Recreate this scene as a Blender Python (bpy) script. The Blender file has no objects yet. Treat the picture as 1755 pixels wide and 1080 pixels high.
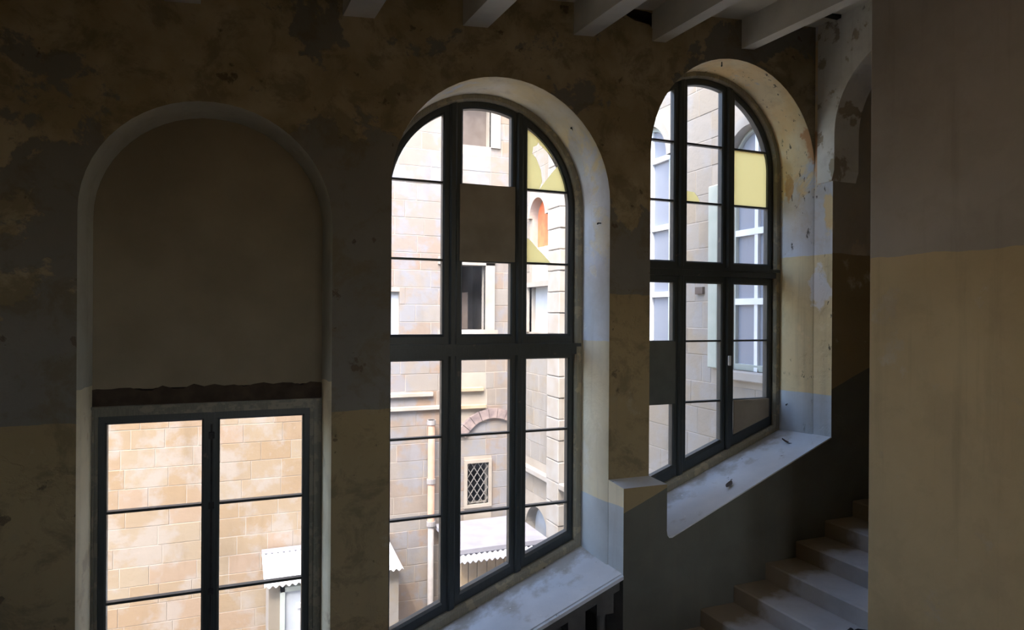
import bpy, math, random
from math import sin, cos, pi, sqrt, radians
from mathutils import Vector, Matrix
from mathutils.geometry import tessellate_polygon
random.seed(7)
SC = bpy.context.scene
COL = SC.collection

# ------------------------------------------------------------------ camera
cam = bpy.data.cameras.new('camera')
cam.sensor_fit = 'HORIZONTAL'; cam.sensor_width = 36.0
cam.lens = 36.0 * 1151.0 / 1755.0
cam.clip_start = 0.05
camo = bpy.data.objects.new('camera', cam); COL.objects.link(camo)
a, pt, rl = radians(22.25), radians(-0.04), radians(0.363)
fw = Vector((sin(a) * cos(pt), cos(a) * cos(pt), sin(pt)))
r0 = Vector((cos(a), -sin(a), 0)); u0 = r0.cross(fw)
rr = r0 * cos(rl) + u0 * sin(rl); uu = u0 * cos(rl) - r0 * sin(rl)
camo.matrix_world = Matrix(((rr.x, uu.x, -fw.x, 0.0), (rr.y, uu.y, -fw.y, -5.0), (rr.z, uu.z, -fw.z, 5.0), (0, 0, 0, 1)))
SC.camera = camo

# ------------------------------------------------------------------ sky, sun, exposure
W = bpy.data.worlds.new('sky'); SC.world = W; W.use_nodes = True
nt = W.node_tree; nt.nodes.clear()
sky = nt.nodes.new('ShaderNodeTexSky'); sky.sky_type = 'NISHITA'; sky.sun_disc = False
sky.sun_elevation = radians(52); sky.sun_rotation = radians(211); sky.air_density = 1.0; sky.dust_density = 3.0
bg = nt.nodes.new('ShaderNodeBackground'); bg.inputs['Strength'].default_value = 0.88
wo = nt.nodes.new('ShaderNodeOutputWorld')
nt.links.new(sky.outputs[0], bg.inputs[0]); nt.links.new(bg.outputs[0], wo.inputs[0])
sun = bpy.data.lights.new('sun', 'SUN'); sun.energy = 1.0; sun.angle = radians(0.53); sun.color = (1.0, 0.93, 0.82)
suno = bpy.data.objects.new('sun', sun); COL.objects.link(suno)
suno.rotation_euler = Vector((0.45, 0.75, -1.12)).to_track_quat('-Z', 'Y').to_euler()
suno.location = (-8, -12, 25)
vs = SC.view_settings
vs.view_transform = 'Standard'; vs.look = 'None'; vs.gamma = 1.0; vs.use_curve_mapping = False
vs.exposure = 0.66
SC.cycles.max_bounces = 10; SC.cycles.diffuse_bounces = 7; SC.cycles.transparent_max_bounces = 24
SC.cycles.use_denoising = True

# ------------------------------------------------------------------ mesh helpers
def mesh(name, V, F, m, parent=None, smooth=False):
    me = bpy.data.meshes.new(name)
    me.from_pydata([tuple(v) for v in V], [], F); me.validate(); me.update()
    if m is not None: me.materials.append(m)
    if smooth:
        for p in me.polygons: p.use_smooth = True
    return link(name, me, parent)
def link(name, data, parent=None):
    o = bpy.data.objects.new(name, data); COL.objects.link(o)
    if parent is not None: o.parent = parent
    return o
def empty(name, parent=None): return link(name, None, parent)
def thing(o, label, cat, group=None):
    o['label'] = label; o['category'] = cat
    if group: o['group'] = group
    return o
def struct(o, label=None):
    o['kind'] = 'structure'
    if label: o['label'] = label
    return o
class MB:
    """collects shapes into one mesh"""
    def __init__(s): s.V = []; s.F = []
    def add(s, V, F):
        n = len(s.V); s.V += [tuple(v) for v in V]; s.F += [tuple(i + n for i in f) for f in F]; return s
    def box(s, x0, x1, y0, y1, z0, z1):
        return s.add([(x0,y0,z0),(x1,y0,z0),(x1,y1,z0),(x0,y1,z0),(x0,y0,z1),(x1,y0,z1),(x1,y1,z1),(x0,y1,z1)],
                     [(0,3,2,1),(4,5,6,7),(0,1,5,4),(1,2,6,5),(2,3,7,6),(3,0,4,7)])
    def cbox(s, x0, x1, y0, y1, z0, z1, c):
        """box with all edges chamfered"""
        V = []; idx = {}
        X = (x0, x1); Y = (y0, y1); Z = (z0, z1); cx = (c, -c)
        for i in (0, 1):
            for j in (0, 1):
                for k in (0, 1):
                    for ax in range(3):
                        p = [X[i] + cx[i], Y[j] + cx[j], Z[k] + cx[k]]
                        p[ax] = (X[i], Y[j], Z[k])[ax]
                        idx[(i, j, k, ax)] = len(V); V.append(tuple(p))
        F = []
        for ax in range(3):
            o1, o2 = [q for q in range(3) if q != ax]
            for side in (0, 1):
                f = []
                for (p, q) in ((0,0),(1,0),(1,1),(0,1)):
                    t = [0,0,0]; t[ax] = side; t[o1] = p; t[o2] = q
                    f.append(idx[(*t, ax)])
                F.append(tuple(f))
        for ax in range(3):
            o1, o2 = [q for q in range(3) if q != ax]
            for p in (0, 1):
                for q in (0, 1):
                    t0 = [0,0,0]; t0[o1] = p; t0[o2] = q; t1 = list(t0); t1[ax] = 1
                    F.append((idx[(*t0, o1)], idx[(*t1, o1)], idx[(*t1, o2)], idx[(*t0, o2)]))
        for i in (0, 1):
            for j in (0, 1):
                for k in (0, 1): F.append(tuple(idx[(i, j, k, ax)] for ax in range(3)))
        return s.add(V, F)
    def prism(s, A, y0, y1, B=None):
        """XZ loop A at y0, loop B (or A) at y1; convex or simple loops"""
        B = B or A; n = len(A)
        tri = tessellate_polygon([[Vector((p[0], p[1], 0)) for p in A]])
        V = [(p[0], y0, p[1]) for p in A] + [(p[0], y1, p[1]) for p in B]
        F = [tuple(t) for t in tri] + [tuple(i + n for i in reversed(t)) for t in tri]
        F += [(i, (i + 1) % n, n + (i + 1) % n, n + i) for i in range(n)]
        return s.add(V, F)
    def loft(s, loops, close=False):
        """list of equal-length lists of 3D points"""
        n = len(loops[0]); V = [p for l in loops for p in l]; F = []
        for k in range(len(loops) - 1):
            for i in range(n if close else n - 1):
                j = (i + 1) % n
                F.append((k*n+i, k*n+j, (k+1)*n+j, (k+1)*n+i))
        return s.add(V, F)
    def tube(s, pts, r, n=10):
        pts = [Vector(p) for p in pts]; rings = []
        for i, p in enumerate(pts):
            d = (pts[min(i+1, len(pts)-1)] - pts[max(i-1, 0)]).normalized()
            u = d.cross(Vector((0.13, 0.31, 0.95)) if abs(d.z) < .9 else Vector((0, 1, 0))).normalized(); v = d.cross(u)
            rings.append([p + (u * cos(2*pi*k/n) + v * sin(2*pi*k/n)) * r for k in range(n)])
        m = len(s.V); s.loft(rings, True)
        s.F.append(tuple(m + k for k in range(n))); s.F.append(tuple(m + (len(pts)-1)*n + k for k in range(n)))
        return s
    def lathe(s, cx, cy, prof, n=14):
        rings = [[(cx + r*cos(2*pi*k/n), cy + r*sin(2*pi*k/n), z) for k in range(n)] for r, z in prof]
        return s.loft(rings, True)
    def sheet(s, outer, holes, f):
        """flat polygon with holes; f maps (u, v) to 3D"""
        loops = [[Vector((p[0], p[1], 0)) for p in outer]] + [[Vector((p[0], p[1], 0)) for p in h] for h in holes]
        tri = tessellate_polygon(loops)
        pts = [p for l in ([outer] + holes) for p in l]
        return s.add([f(*p) for p in pts], [tuple(t) for t in tri])
    def build(s, name, m, parent=None, smooth=False): return mesh(name, s.V, s.F, m, parent, smooth)

def recalc(o):
    import bmesh
    bm = bmesh.new(); bm.from_mesh(o.data); bmesh.ops.recalc_face_normals(bm, faces=bm.faces); bm.to_mesh(o.data); bm.free(); return o
def rect(x0, x1, z0, z1): return [(x0, z0), (x1, z0), (x1, z1), (x0, z1)]

# ------------------------------------------------------------------ material helpers
class MT:
    def __init__(s, name, rough=0.8, spec=0.3):
        s.m = bpy.data.materials.new(name); s.m.use_nodes = True; s.t = s.m.node_tree
        s.t.nodes.clear()
        s.out = s.t.nodes.new('ShaderNodeOutputMaterial'); s.p = s.t.nodes.new('ShaderNodeBsdfPrincipled')
        s.t.links.new(s.p.outputs[0], s.out.inputs[0])
        s.p.inputs['Roughness'].default_value = rough; s.p.inputs['Specular IOR Level'].default_value = spec
        s._pos = None
    def n(s, t): return s.t.nodes.new('ShaderNode' + t)
    def L(s, a_, b_): s.t.links.new(a_, b_)
    def set(s, sock, v):
        if hasattr(v, 'links'): s.L(v, sock)
        elif isinstance(v, (tuple, list)): sock.default_value = (*v, 1.0) if len(v) == 3 and sock.type == 'RGBA' else v
        else: sock.default_value = v
    def pos(s):
        if s._pos is None: s._pos = s.n('NewGeometry').outputs['Position']
        return s._pos
    def scaled(s, sc, off=(0, 0, 0)):
        mp = s.n('Mapping'); s.L(s.pos(), mp.inputs[0]); mp.inputs['Scale'].default_value = sc; mp.inputs['Location'].default_value = off
        return mp.outputs[0]
    def sep(s):
        q = s.n('SeparateXYZ'); s.L(s.pos(), q.inputs[0]); return q.outputs
    def noise(s, scale, detail=4, rough=0.55, vec=None, dist=0.0):
        q = s.n('TexNoise'); s.L(vec or s.pos(), q.inputs['Vector']); q.inputs['Scale'].default_value = scale
        q.inputs['Detail'].default_value = detail; q.inputs['Roughness'].default_value = rough; q.inputs['Distortion'].default_value = dist
        return q.outputs[0]
    def ramp(s, f, lo, hi, a_=0.0, b_=1.0):
        q = s.n('MapRange'); s.set(q.inputs[0], f); q.inputs[1].default_value = lo; q.inputs[2].default_value = hi
        q.inputs[3].default_value = a_; q.inputs[4].default_value = b_; return q.outputs[0]
    def math(s, op, x, y=0.0):
        q = s.n('Math'); q.operation = op; s.set(q.inputs[0], x); s.set(q.inputs[1], y); return q.outputs[0]
    def mix(s, f, x, y):
        q = s.n('Mix'); q.data_type = 'RGBA'; s.set(q.inputs[0], f); s.set(q.inputs[6], x); s.set(q.inputs[7], y); return q.outputs[2]
    def color(s, c): s.set(s.p.inputs['Base Color'], c); return s
    def bump(s, h, st=0.4, d=0.01):
        q = s.n('Bump'); q.inputs['Strength'].default_value = st; q.inputs['Distance'].default_value = d
        s.L(h, q.inputs['Height']); s.L(q.outputs[0], s.p.inputs['Normal']); return s

def simple(name, c1, c2, scale=6, rough=0.8, bump=0.2, spec=0.3, detail=5, lo=.35, hi=.65):
    t = MT(name, rough, spec); n = t.noise(scale, detail)
    t.color(t.mix(t.ramp(n, lo, hi), c1, c2)); t.bump(t.noise(scale * 4, 4), bump, 0.006); return t.m

def paint(name, upper, mid, dado, zb, dm, dx, dz, under=(.50,.40,.26), under2=(.62,.55,.42), peel=(.56,.60), peel_scale=1.3,
          spots=.70, top_shift=None, zb_step=None, mould=0.0, blotch=.12, stains=()):
    """old distemper in three bands (upper / middle / raked dado) flaking off the plaster below"""
    t = MT(name, .88, .15); X, Y, Z = t.sep()
    wob = t.math('MULTIPLY', t.math('SUBTRACT', t.noise(3.0, 3), .5), .06)
    z = t.math('ADD', Z, wob)
    b = zb
    if zb_step: b = t.math('ADD', t.math('MULTIPLY', t.math('GREATER_THAN', X, zb_step[0]), zb_step[1]), zb)
    isup = t.math('GREATER_THAN', z, b)
    line = t.math('ADD', t.math('MULTIPLY', t.math('SUBTRACT', X, dx), dm), dz)
    isda = t.math('LESS_THAN', t.math('ADD', Z, t.math('MULTIPLY', wob, .35)), line)
    big = t.noise(.9, 5, .6)
    v = lambda c, k: tuple(min(1, q * k) for q in c)
    up = t.mix(t.ramp(big, .35, .65), v(upper, .86), v(upper, 1.1))
    mi = t.mix(t.ramp(big, .35, .65), v(mid, .88), v(mid, 1.08))
    da = t.mix(t.ramp(t.noise(2.2, 5), .35, .65), v(dado, .9), v(dado, 1.1))
    pn = t.noise(peel_scale, 9, .62, dist=.25)
    if top_shift: pn = t.math('ADD', pn, t.ramp(Z, top_shift[0], top_shift[1], 0.0, top_shift[2]))
    pm = t.ramp(pn, peel[0], peel[1])
    un = t.mix(t.ramp(t.noise(2.6, 6), .4, .62), under, under2)
    up = t.mix(pm, up, un)
    mi = t.mix(t.math('MULTIPLY', t.ramp(t.noise(2.0, 9, .65), .58, .63), .7), mi, un)
    c = t.mix(isup, mi, up)
    blot = t.math('MULTIPLY', t.ramp(t.noise(3.4, 9, .68, dist=.4), .50, .60), blotch)
    c = t.mix(blot, c, tuple(q * .55 for q in under)); c = t.mix(isda, c, da)
    sp = t.ramp(t.noise(5.5, 6, .6), spots, spots + .03)
    c = t.mix(t.math('MULTIPLY', sp, .75), c, (.10, .075, .05))
    st = t.ramp(t.noise(1.0, 5, .6, t.scaled((9, 9, .55))), .56, .75)
    c = t.mix(t.math('MULTIPLY', st, .22), c, (.20, .17, .12))
    if mould:
        mo = t.math('MULTIPLY', t.ramp(t.noise(22, 4, .6, t.scaled((1, 1, .45))), .63, .67), t.ramp(t.noise(1.7, 2), .5, .56))
        c = t.mix(t.math('MULTIPLY', mo, mould), c, (.06, .05, .045))
    for (sy, sz, ry_, rz_, sc) in stains:
        dx_ = t.math('DIVIDE', t.math('SUBTRACT', Y, sy), ry_); dz_ = t.math('DIVIDE', t.math('SUBTRACT', Z, sz), rz_)
        dd_ = t.math('SQRT', t.math('ADD', t.math('MULTIPLY', dx_, dx_), t.math('MULTIPLY', dz_, dz_)))
        dd_ = t.math('ADD', dd_, t.math('MULTIPLY', t.math('SUBTRACT', t.noise(6, 8, .65), .5), 2.2))
        c = t.mix(t.ramp(dd_, .75, .95, .85, 0), c, sc)
    t.color(c)
    h = t.math('ADD', t.math('MULTIPLY', pm, -.6), t.math('ADD', t.math('MULTIPLY', t.noise(14, 5), .35), t.math('MULTIPLY', sp, -.8)))
    t.bump(h, .5, .012); return t.m

GREY = (.50, .50, .50); OCHRE = (.62, .50, .29); DADO = (.30, .32, .31)
m_wall = paint('wall_distemper_shaded', (.19, .178, .155), (.32, .245, .135), (.135, .135, .108), 4.29, .41, 2.982, 3.356, zb_step=(1.6, .89),
               under=(.275, .22, .13), under2=(.37, .315, .215), peel=(.56, .575), peel_scale=.85, top_shift=(5.6, 6.6, .13), spots=.64, blotch=.6)  # same paint as the reveals, darkened to carry the wall's shade
m_low = paint('lower_wall_distemper_shaded', (.46, .42, .34), (.33, .252, .138), (.135, .133, .108), 5.61, .41, 2.982, 3.356, peel=(.60, .64), spots=.74)  # same bands as the reveals, darkened for shade like the wall above
m_rev2 = paint('reveal_distemper_lit', (.80, .82, .86), (.88, .80, .60), (.60, .65, .68), 4.77, 0, 0, 3.40,
               under=(.90, .80, .56), under2=(.93, .89, .78), peel=(.54, .60), top_shift=(5.7, 6.7, .10), spots=.72)  # same paint as the wall, lightened to carry the window light
m_rev3 = paint('reveal_distemper_flaking_lit', (.72, .75, .80), (.80, .67, .40), (.56, .61, .65), 5.60, 0, 0, 4.24,
               under=(.86, .66, .36), under2=(.88, .78, .56), peel=(.52, .57), peel_scale=1.5, top_shift=(6.2, 7.0, .12), spots=.70, mould=.85, blotch=.2,
               stains=((-.02, 6.68, .12, .20, (.66, .36, .18)), (-.06, 6.42, .07, .18, (.78, .52, .28)), (-.17, 6.02, .07, .20, (.85, .66, .34)), (.30, 6.3, .06, .14, (.62, .42, .22)), (-.06, 5.28, .12, .22, (.86, .84, .82))))  # wall paint again, lightened for window light; flaking and stains are real
m_rev1 = paint('reveal_distemper_cream', (.50, .50, .44), (.84, .77, .58), (.6, .6, .6), 4.5, 0, 0, -5, peel=(.66, .70), spots=.78)
m_panel = simple('blind_arch_plaster', (.205, .172, .12), (.275, .232, .165), 1.4, .9, .15)
m_pier = paint('pier_distemper', (.42, .375, .32), (.58, .452, .262), (.2, .2, .2), 5.40, 0, 0, -5, peel=(.70, .74), spots=.76)
m_arch = paint('rib_limewash', (.84, .83, .77), (.6, .58, .5), (.5, .5, .5), 2, 0, 0, -5, under=(.50, .44, .32), under2=(.42, .36, .28), peel=(.56, .60), peel_scale=3.2, spots=.67, mould=.5)
m_ceil = simple('ceiling_limewash', (.60, .58, .50), (.70, .68, .60), 2.2, .9, .3)
m_beam = simple('beam_limewash', (.62, .61, .56), (.72, .71, .66), 3, .85, .2)
m_dark = simple('dark_cavity', (.035, .025, .02), (.07, .05, .035), 7, .95, .5)
m_black = simple('black_iron', (.012, .012, .013), (.03, .03, .03), 12, .6, .2)
m_room = simple('stairwell_plaster', (.50, .39, .23), (.58, .46, .28), .8, .9, .15)
m_floor = simple('landing_stone', (.42, .33, .21), (.50, .40, .26), 1.5, .8, .1)
m_balu = simple('baluster_stone_recess_shade', (.09, .088, .08), (.13, .125, .115), 6, .85, .25)
# window timber: dark blue-green paint, chipped
def timber(name, c, chip, th):
    t = MT(name, .40, .5); n = t.noise(9, 7, .65)
    g = t.noise(4, 4, .5, t.scaled((30, 30, 2)))
    c0 = t.mix(t.ramp(g, .3, .7), tuple(q * .82 for q in c), tuple(q * 1.15 for q in c))
    t.color(t.mix(t.ramp(n, th, th + .04), c0, chip)); t.bump(t.math('ADD', g, t.math('MULTIPLY', n, .5)), .18, .004); return t.m
m_sash = timber('blue_green_sash_paint', (.033, .040, .040), (.095, .085, .066), .66)
m_frame = timber('weathered_frame_paint', (.26, .235, .17), (.38, .32, .21), .54)
m_frame1 = timber('grimy_frame_paint', (.125, .118, .088), (.19, .165, .12), .52)
def sill_mat():
    t = MT('dusty_sill_stone', .75, .3); n = t.noise(3, 6)
    c = t.mix(t.ramp(n, .35, .65), (.62, .64, .67), (.72, .73, .75))
    X, Y, Z = t.sep()
    d = t.math('ADD', t.ramp(Y, .08, .42, 0, .34), t.noise(5, 6, .6))
    c = t.mix(t.math('MULTIPLY', t.ramp(d, .60, .80), .75), c, (.34, .30, .23))
    c = t.mix(t.math('MULTIPLY', t.ramp(t.noise(16, 3), .71, .74), .8), c, (.10, .08, .06))
    c = t.mix(t.math('MULTIPLY', t.ramp(t.noise(24, 2, .5, t.scaled((1, 1, 1), (4, 2, 1))), .73, .75), .8), c, (.8, .8, .8))
    t.color(c); t.bump(t.noise(18, 5), .25, .006); return t.m
m_sill = sill_mat()
def step_mat():
    t = MT('worn_step_stone', .8, .25); n = t.noise(2.5, 7, .6)
    c = t.mix(t.ramp(n, .35, .65), (.56, .56, .58), (.68, .68, .70))
    X, Y, Z = t.sep()
    d = t.math('ADD', Y, t.math('MULTIPLY', t.math('SUBTRACT', t.noise(6, 5), .5), .35))
    c = t.mix(t.math('MULTIPLY', t.ramp(d, -.62, -.48), .85), c, (.27, .20, .105))
    c = t.mix(t.math('MULTIPLY', t.ramp(t.noise(26, 3), .74, .77), .6), c, (.7, .7, .7))
    t.color(c); t.bump(t.noise(20, 5), .2, .005); return t.m
m_step = step_mat()
m_board = simple('brown_hardboard', (.25, .215, .165), (.34, .295, .23), 3, .8, .15)
m_board2 = simple('grey_green_board', (.085, .09, .08), (.12, .125, .11), 3, .7, .15)
def glass_mat(name, tint, dust):
    m = bpy.data.materials.new(name); m.use_nodes = True; t = m.node_tree; t.nodes.clear()
    o = t.nodes.new('ShaderNodeOutputMaterial'); tr = t.nodes.new('ShaderNodeBsdfTransparent'); tr.inputs[0].default_value = (*tint, 1)
    gl = t.nodes.new('ShaderNodeBsdfGlossy'); gl.inputs['Roughness'].default_value = .03
    df = t.nodes.new('ShaderNodeBsdfTranslucent'); df.inputs[0].default_value = (.8, .8, .8, 1)
    m1 = t.nodes.new('ShaderNodeMixShader'); m1.inputs[0].default_value = .025
    m2 = t.nodes.new('ShaderNodeMixShader')
    nz = t.nodes.new('ShaderNodeTexNoise'); g = t.nodes.new('ShaderNodeNewGeometry'); nz.inputs['Scale'].default_value = 5; nz.inputs['Detail'].default_value = 7
    mr = t.nodes.new('ShaderNodeMapRange'); mr.inputs[1].default_value = .35; mr.inputs[2].default_value = .75; mr.inputs[3].default_value = dust * .4; mr.inputs[4].default_value = dust * 1.6
    L = t.links.new
    L(g.outputs['Position'], nz.inputs['Vector']); L(nz.outputs[0], mr.inputs[0]); L(mr.outputs[0], m2.inputs[0])
    L(tr.outputs[0], m1.inputs[1]); L(gl.outputs[0], m1.inputs[2]); L(m1.outputs[0], m2.inputs[1]); L(df.outputs[0], m2.inputs[2]); L(m2.outputs[0], o.inputs[0])
    return m
m_glass = glass_mat('dusty_window_glass', (.985, .99, .99), .02)
def yellow_mat():
    t = MT('yellow_painted_glass', .5, .3); t.color((.85, .76, .40))
    tl = t.n('BsdfTranslucent'); tl.inputs[0].default_value = (1.0, .93, .60, 1)
    mx = t.n('MixShader'); mx.inputs[0].default_value = .85
    t.L(t.p.outputs[0], mx.inputs[1]); t.L(tl.outputs[0], mx.inputs[2]); t.L(mx.outputs[0], t.out.inputs[0]); return t.m
m_yellow = yellow_mat()
# limestone of the courtyard
def stone_mat(name, ca, cb, cc, patch_tint, patch_amt, k=.365):
    t = MT(name, .9, .15)
    ca, cb, cc, patch_tint = [tuple(q * k for q in c_) for c_ in (ca, cb, cc, patch_tint)]
    oi = t.n('ObjectInfo').outputs['Random']; ri = t.n('NewGeometry').outputs['Random Per Island']
    r = t.math('FRACT', t.math('ADD', oi, ri))
    c = t.mix(t.ramp(r, 0, .55), ca, cb); c = t.mix(t.ramp(r, .62, 1.0), c, cc)
    n = t.noise(1.6, 8, .65); c = t.mix(t.math('MULTIPLY', t.ramp(n, .48, .58), patch_amt), c, patch_tint)
    n2 = t.noise(.8, 6, .6, t.scaled((2.2, 2.2, .5))); c = t.mix(t.math('MULTIPLY', t.ramp(n2, .54, .7), .55), c, tuple(q * .72 for q in cb))
    c = t.mix(t.math('MULTIPLY', t.ramp(t.noise(9, 5), .68, .71), .5), c, (.30, .25, .20))
    t.color(c); t.bump(t.noise(7, 6, .6), .5, .02); return t.m
m_stw = stone_mat('warm_limestone', (.80, .66, .48), (.74, .54, .34), (.82, .62, .46), (.86, .78, .70), .70, .36)
m_stp = stone_mat('pale_limestone', (.82, .76, .70), (.80, .68, .58), (.84, .62, .47), (.74, .77, .86), .75, .32)  # bluish patches put sky light into the stone colour
m_stg = stone_mat('wing_limestone', (.80, .74, .66), (.76, .67, .55), (.80, .68, .52), (.78, .78, .79), .5)
m_mortar = simple('pale_mortar', (.38, .345, .30), (.32, .285, .24), 2, .9, .3)
m_trim = simple('dressed_limestone', (.37, .355, .335), (.335, .30, .255), 2.5, .85, .2)
m_vous = simple('weathered_voussoir', (.19, .15, .155), (.34, .27, .25), 5, .9, .4)
m_shade = simple('unlit_room_plaster', (.075, .065, .06), (.11, .10, .09), 2, .9, .2)  # shade inside the facade openings is put into this dark colour
m_white = simple('white_paint', (.80, .82, .84), (.72, .76, .80), 4, .6, .1)
m_pgreen = simple('pale_green_paint', (.46, .52, .48), (.52, .57, .54), 4, .6, .1)
m_pstrip = simple('pale_green_stone', (.36, .40, .35), (.42, .45, .40), 4, .8, .1)
m_pane = MT('courtyard_window_glass', .15, .5); m_pane.color((.24, .27, .33)); m_pane = m_pane.m
m_terra = simple('terracotta_pipe', (.34, .20, .14), (.38, .25, .19), 5, .7, .2)
m_ironp = simple('grey_iron_pipe', (.26, .25, .25), (.34, .32, .31), 5, .7, .2)
m_orange = simple('orange_red_shutter', (.72, .22, .10), (.62, .16, .08), 5, .6, .2)
m_sheet = simple('galvanised_sheet', (.48, .49, .53), (.42, .43, .47), 4, .5, .1)
m_plank = simple('weathered_plank', (.36, .27, .17), (.43, .34, .24), 4, .85, .3)
m_slab = simple('flat_roof_screed', (.27, .27, .31), (.33, .33, .37), 3, .9, .3)
m_ground = simple('courtyard_paving', (.48, .43, .36), (.55, .50, .42), 1, .9, .3)
m_shutter = simple('grey_blue_shutter', (.42, .46, .52), (.48, .52, .57), 4, .7, .1)
m_brown = simple('brown_door_board', (.10, .078, .066), (.14, .115, .10), 4, .8, .2)
m_wire = simple('pale_wire_lattice', (.22, .21, .20), (.18, .17, .16), 6, .6, .1)

# ================================================================== WINDOW WALL
def arch_loop(cx, zs, R, zl, zr, n=28, rz=None):
    """bottom-left, up, over the arch, bottom-right"""
    P = [(cx - R, zl)] + [(cx - R * cos(pi * k / n), zs + (rz or R) * sin(pi * k / n)) for k in range(n + 1)] + [(cx + R, zr)]
    return P
def y3(loop, y): return [(p[0], y, p[1]) for p in loop]

C1 = dict(cx=-.154, zs=5.643); C2 = dict(cx=1.965, zs=5.955); C3 = dict(cx=4.286, zs=6.473)
H1 = arch_loop(-.154, 5.643, .79, .2, .2)
H2 = arch_loop(2.003, 5.955, .943, 1.0, 1.0)
H3 = arch_loop(4.306, 6.434, .953, 3.00, 3.76)
ZC = lambda x: 7.53 + .09 * (x - 1.72)          # slab soffit height along the wall
ZB = lambda x: 7.26 + .09 * (x - 1.72)          # underside of the beams
cav = [(3.07, 7.60), (3.16, 7.655), (3.30, 7.66), (3.50, 7.63), (3.52, 7.50), (3.40, 7.47), (3.33, 7.55), (3.18, 7.56)]
wb = MB()
wb.sheet([(-6.3, -2.2), (10, -2.2), (10, 8.6), (-6.3, 8.6)], [H1, H2, H3, cav], lambda u, v: (u, 0, v))
wall = recalc(wb.build('wall_front', m_wall)); struct(wall, 'dark flaking stairwell wall with three tall arched window openings')
cv = MB(); cv.loft([y3(cav, 0), y3(cav, .16)], True); cv.sheet(cav, [], lambda u, v: (u, .16, v))
cv.build('plaster_cavity', m_dark, wall)
# outer skin of the wall, seen only from the courtyard
B1 = rect(-.94, .62, .2, 4.47); B2 = arch_loop(1.965, 5.955, .93, 2.15, 2.9); B3 = arch_loop(4.286, 6.473, .93, 3.1, 3.8)
ob = MB(); ob.sheet([(-6.3, -2.2), (10, -2.2), (10, 8.9), (-6.3, 8.9)], [B1, B2, B3], lambda u, v: (u, .61, v))
for b in (B1, B2, B3): ob.loft([y3(b, .54), y3(b, .61)], True)
ob.build('outer_skin', m_stp, wall)
SILL3F = lambda x: 3.125 + .405 * (x - 3.51)
SILL2F = lambda x: 2.848 + .39 * (x - 2.975)
# reveals (jambs and soffit)
def reveal(name, loops, m):
    q = MB(); q.loft(loops); return q.build(name, m, wall, True)
L1 = lambda R, y: y3(arch_loop(-.154, 5.643, R, .2, .2), y)
reveal('arch_reveal', [L1(.79, 0), L1(.785, .012), L1(.775, .03), L1(.752, .33)], m_rev1)
L2 = lambda c, z, R, y: y3(arch_loop(c, z, R, SILL2F(c - R) - .04, SILL2F(c + R) - .04), y)
reveal('arch_reveal', [L2(2.003, 5.955, .943, 0), L2(1.999, 5.955, .938, .012), L2(1.985, 5.955, .93, .20), L2(1.968, 5.955, .925, .56)], m_rev2)
L3 = lambda c, z, R, y: y3(arch_loop(c, z, R, 3.0, 3.76), y)
reveal('arch_reveal', [L3(4.306, 6.434, .953, 0), L3(4.303, 6.437, .948, .012), L3(4.292, 6.46, .94, .22), L3(4.286, 6.473, .925, .56)], m_rev3)
# blind arch over the first window
bp = MB(); bp.sheet(arch_loop(-.154, 5.643, .79, 4.47, 4.47), [], lambda u, v: (u, .30, v))
bp.add([(-.96, .30, 4.47), (.65, .30, 4.47), (.65, .42, 4.47), (-.96, .42, 4.47)], [(0, 1, 2, 3)])
bp.box(-1.0, .68, .42, .60, 4.29, 4.60); bp.build('blind_panel', m_panel, wall)
# ragged dark strip where the plaster has broken off the lintel
ls = MB(); random.seed(3)
top = [(-.95 + 1.6 * k / 24, 4.47 + random.uniform(-.018, .022)) for k in range(25)]
ls.prism([(-.95, 4.33), (.65, 4.33)] + top[::-1], .295, .40); ls.build('lintel_strip', m_dark, wall)
# lower, thicker part of the wall
fil = [(3.50, SILL3F(3.50)), (3.46, SILL3F(3.46) + .003), (3.43, 3.106), (3.41, 3.13), (3.405, 3.17)]
A = [(2.975, -2.2), (10, -2.2), (10, 8.6), (5.28, 8.6), (5.28, SILL3F(5.28))] + fil + [(3.405, 3.56), (2.975, 3.56), (2.975, 2.81)]
Bk = [(2.947, -2.2), (10, -2.2), (10, 8.6), (5.259, 8.6), (5.259, SILL3F(5.259))] + [(p[0] - .03, p[1]) for p in fil[:-1]] + [(3.353, 3.2), (3.353, 3.592), (2.947, 3.592), (2.947, 2.81)]
lw = MB(); lw.prism(A, -.2, .002, Bk); lwo = lw.build('lower_wall', m_low, wall)
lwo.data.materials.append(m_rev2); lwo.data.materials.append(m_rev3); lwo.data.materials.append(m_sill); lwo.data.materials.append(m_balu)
for p in lwo.data.polygons:
    c = p.center; nn = p.normal
    if -.19 < c.y < -.01:
        if abs(nn.x) > .8 and c.x < 3.1: p.material_index = 1 if c.z > 2.8 else 4  # below the sill the baluster colour darkens the jamb in place of shade
        elif abs(nn.x) > .8 and c.x > 5: p.material_index = 2
        elif abs(nn.z) > .8 and c.x < 3.5: p.material_index = 3  # ledge top takes the pale sill colour to look lit
l2 = MB(); l2.prism([(-6.3, -2.2), (1.06, -2.2), (1.06, 2.62), (.634, 2.62), (.634, 1.45), (-.944, .83), (-.944, 1.6), (-6.3, 1.6)], -.2, .002)
l2.build('lower_wall', m_low, wall)
l3 = MB(); l3.prism([(1.06, -2.2), (2.975, -2.2), (2.975, 1.86), (1.06, 1.11)], -.2, .002); l3.build('lower_wall', m_low, wall)
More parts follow.
